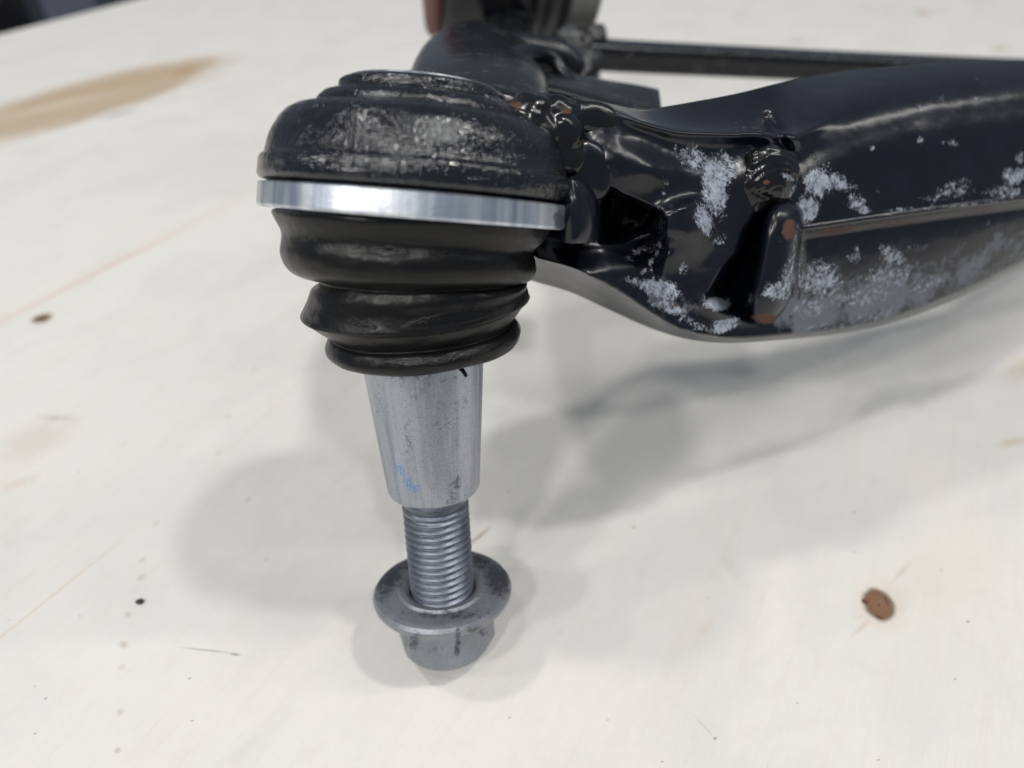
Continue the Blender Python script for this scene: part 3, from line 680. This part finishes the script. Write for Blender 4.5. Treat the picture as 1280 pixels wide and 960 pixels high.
# --- far leg, bracket, cross shaft and bushing (behind, out of focus)
def loft(name, rows, mat, parent, n=28, sub=6, sq=.8):
    """rows: (px, py, depth, half height mm, half depth mm, tilt deg); sections stand across the path"""
    R = spline(rows, sub); cs = [np.array([(r[0]-640)/F*r[2], (r[1]-480)/F*r[2], r[2]]) for r in R]; V = []
    for i, r in enumerate(R):
        t = nrm(cs[min(i+1, len(R)-1)]-cs[max(i-1, 0)]); up = -DN_TAB-np.dot(-DN_TAB, t)*t; up = nrm(up); sd = np.cross(t, up); a = math.radians(r[5])
        u2 = up*math.cos(a)+sd*math.sin(a); s2 = -up*math.sin(a)+sd*math.cos(a)
        for j in range(n):
            th = 2*math.pi*j/n; q = (math.cos(th), math.sin(th)); q = [math.copysign(abs(k)**sq, k) for k in q]
            V.append(cs[i]+u2*q[0]*r[3]+s2*q[1]*r[4])
    fs = grid_faces(len(R), n); fs += [tuple(range(n)), tuple(range(len(V)-n, len(V)))]
    Wv = W(np.array(V)); z = np.zeros(len(V)); o = mk(name, Wv, fs, mat, parent, attrs={'wear': z, 'rust': z, 'dull': z+.25}); fix_normals(o); return o
DN_TAB = M3 @ np.array([0, 0, -1.])          # table-down in camera axes
far = loft('rear_leg', [(600, 175, 168, 10, 13, 0), (598, 135, 190, 12, 18, 0), (600, 102, 225, 12, 20, 10), (612, 78, 262, 12, 19, 15), (622, 62, 300, 10, 16, 10), (632, 44, 325, 8, 12, 0), (636, 22, 340, 7, 10, 0)], M_FAR, ROOT)
tube('pressed_rim', [np.array([(x-640)/F*z, (y-480)/F*z, z]) for x, y, z in ((606, 118, 205), (622, 95, 208), (638, 78, 214), (662, 68, 222), (688, 72, 226), (704, 90, 226), (722, 110, 224))], [2.6, 3.6, 3.8, 3.2, 2.4, 1.8, 1.6], M_FAR, far, nseg=16, wc=True)
tube('pressed_rim', [np.array([(x-640)/F*z, (y-480)/F*z, z]) for x, y, z in ((514, 102, 212), (538, 78, 228), (562, 54, 244), (596, 52, 256), (626, 60, 258), (656, 66, 240))], [2.2, 2.8, 3.2, 3.2, 3.0, 2.5], M_FAR, far, nseg=16, wc=True)
loft('rear_flange', [(640, 112, 215, 5, 10, 0), (700, 113, 222, 3.4, 12, 0), (770, 121, 226, 1.7, 12, 0), (824, 128, 226, 1.3, 10, 0)], M_FAR, far, sq=.5)
shaft = loft('cross_shaft', [(690, 62, 335, 6.4, 7, 0), (760, 69, 340, 6.2, 7, 0), (900, 76, 350, 6.2, 7, 0), (1050, 83, 362, 6.2, 7, 0), (1200, 89, 374, 6.2, 7, 0), (1330, 94, 384, 6.2, 7, 0), (1600, 107, 405, 6.2, 7, 0)], M_FAR, ROOT, sq=.45)
SX = nrm(np.array([(1200-640)/F*374, (89-480)/F*374, 374.])-np.array([(760-640)/F*340, (69-480)/F*340, 340.]))
def cyl(name, org, d, prof, mat, parent, n=64):
    d = nrm(d); u, v = frame(d, (0, 1, 0)); th = np.arange(n)/n*2*np.pi; V = np.concatenate([org+s*d+np.outer(r*np.cos(th), u)+np.outer(r*np.sin(th), v) for s, r in prof])
    fs = grid_faces(len(prof), n)+[tuple(range(n)), tuple(range(len(V)-n, len(V)))]
    z = np.zeros(len(V)); o = mk(name, W(V), fs, mat, parent, sharp=40, attrs={'wear': z, 'rust': z, 'dull': z}); fix_normals(o); return o
BO = np.array([(640-640)/F*345, (-62-480)/F*345, 345.])
bush = cyl('bushing_sleeve', BO, SX, [(-36, 30), (-34, 37), (-30, 39), (2, 39), (6, 38), (7, 30)], M_FAR, ROOT)
cyl('bushing_lip', BO, SX, [(-39.5, 20), (-39.2, 36), (-37.5, 38), (-35, 37), (-34, 30)], M_BUSH_RUST, bush)
cyl('bushing_rubber', BO, SX, [(6, 34), (7, 38), (9.5, 39.5), (11.5, 38), (12.5, 36.5), (14, 38.5), (16.5, 40), (18.5, 38), (19.5, 36.5), (21, 38.5), (22.5, 37), (23, 30)], M_BUSH_RUB, bush)
cyl('bushing_washer', BO, SX, [(22, 20), (22.4, 37.5), (24, 38.3), (35, 38.3), (36, 37), (36.4, 14)], M_BUSH_STEEL, bush)
def nutlump(px, py, z, r, name, parent):
    c = np.array([(px-640)/F*z, (py-480)/F*z, z]); V = []; n = 24; nr = 14
    for i in range(nr+1):
        for j in range(n):
            ph = math.pi*i/nr; th = 2*math.pi*j/n; q = np.array([math.sin(ph)*math.cos(th), math.sin(ph)*math.sin(th), math.cos(ph)])
            q = np.sign(q)*np.abs(q)**.7; q = q*(1+.18*mnoise.noise(Vector(q*2+Vector((px, 0, 0)))))
            V.append(c+q*np.array(r))
    z0 = np.zeros(len(V)); o = mk(name, W(np.array(V)), grid_faces(nr+1, n), M_FAR, parent, attrs={'wear': z0, 'rust': z0, 'dull': z0+.5}); fix_normals(o); return o
BO2 = np.array([(1600-640)/F*406, (20-480)/F*406, 406.])
bush2 = cyl('bushing_sleeve', BO2, SX, [(-24, 30), (-22, 37), (-18, 39), (20, 39), (24, 38), (25, 30)], M_FAR, ROOT)
cyl('bushing_rubber', BO2, SX, [(-32, 20), (-31, 36), (-28, 38), (-24.5, 36), (-24, 30)], M_BUSH_RUB, bush2)
loft('leg_end', [(1395, 185, 203, 29, 9, 0), (1450, 180, 222, 27, 11, 0), (1510, 150, 262, 22, 14, 0), (1560, 105, 320, 18, 15, 0), (1590, 60, 372, 16, 14, 0)], M_FAR, arm)
nutlump(716, 58, 338, (9, 8, 8), 'shaft_bracket', shaft)
nutlump(741, 47, 338, (6.5, 5.0, 6), 'bracket_bolt', shaft)
nutlump(726, 84, 330, (9, 9, 8), 'bracket_foot', shaft)
loft('pocket_wall', [(640, 100, 262, 16, 5, 0), (668, 96, 262, 14, 5, 0), (700, 98, 262, 12, 5, 0), (722, 108, 262, 8, 4, 0)], M_FAR, far, sq=.6)

# ------------------------------------------------------------------ dark things beyond the board
def box(name, p, size, rz, mat, label, cat):
    sx, sy, sz = [s/2 for s in size]; c, s = math.cos(rz), math.sin(rz); V = []
    bev = 8
    for z in (-sz, -sz+bev, sz-bev, sz):
        ins = bev if abs(abs(z)-sz) < 1e-6 else 0
        for (x, y) in ((-sx+ins, -sy+ins), (sx-ins, -sy+ins), (sx-ins, sy-ins), (-sx+ins, sy-ins)):
            V.append((p[0]+x*c-y*s, p[1]+x*s+y*c, p[2]+z))
    fs = grid_faces(4, 4)+[(3, 2, 1, 0), (12, 13, 14, 15)]
    o = mk(name, V, fs, mat, smooth=False); fix_normals(o)
    o['label'] = label; o['category'] = cat; return o
def ray(px, py, dist): d = Wd([(px-640)/F, (py-480)/F, 1]); return CP+d*dist
M_D1 = plain('dark_maroon_plastic', (.012, .006, .006), (.028, .012, .011), .5, .02)
M_D2 = plain('slate_blue_metal', (.10, .11, .15), (.15, .16, .21), .5, .01)
q = ray(-10, 40, 1150); box('storage_bin', (q[0]-95, q[1], -500), (230, 300, 800), .35, M_D1, 'dark maroon bin behind the far left edge of the plywood', 'bin')
q = ray(75, 10, 1150); box('cabinet', (q[0], q[1]+60, -450), (72, 200, 900), .35, M_D2, 'slate blue cabinet standing just beyond the plywood edge', 'cabinet')

def crumb():
    c = tab(175, 752, .5); V = []; n = 20; nr = 10
    for i in range(nr+1):
        for j in range(n):
            ph = math.pi*i/nr; th = 2*math.pi*j/n; q = np.array([math.sin(ph)*math.cos(th)*1.15, math.sin(ph)*math.sin(th)*.75, math.cos(ph)*.55])
            V.append(c+q*(1+.35*mnoise.noise(Vector(q*1.6))))
    o = mk('dirt_crumb', V, grid_faces(nr+1, n), plain('dark_crumb', (.02, .022, .022), (.05, .055, .055), .8, 1.5)); fix_normals(o)
    o['label'] = 'tiny black crumb of dirt lying on the plywood left of the nut'; o['category'] = 'crumb'
crumb()
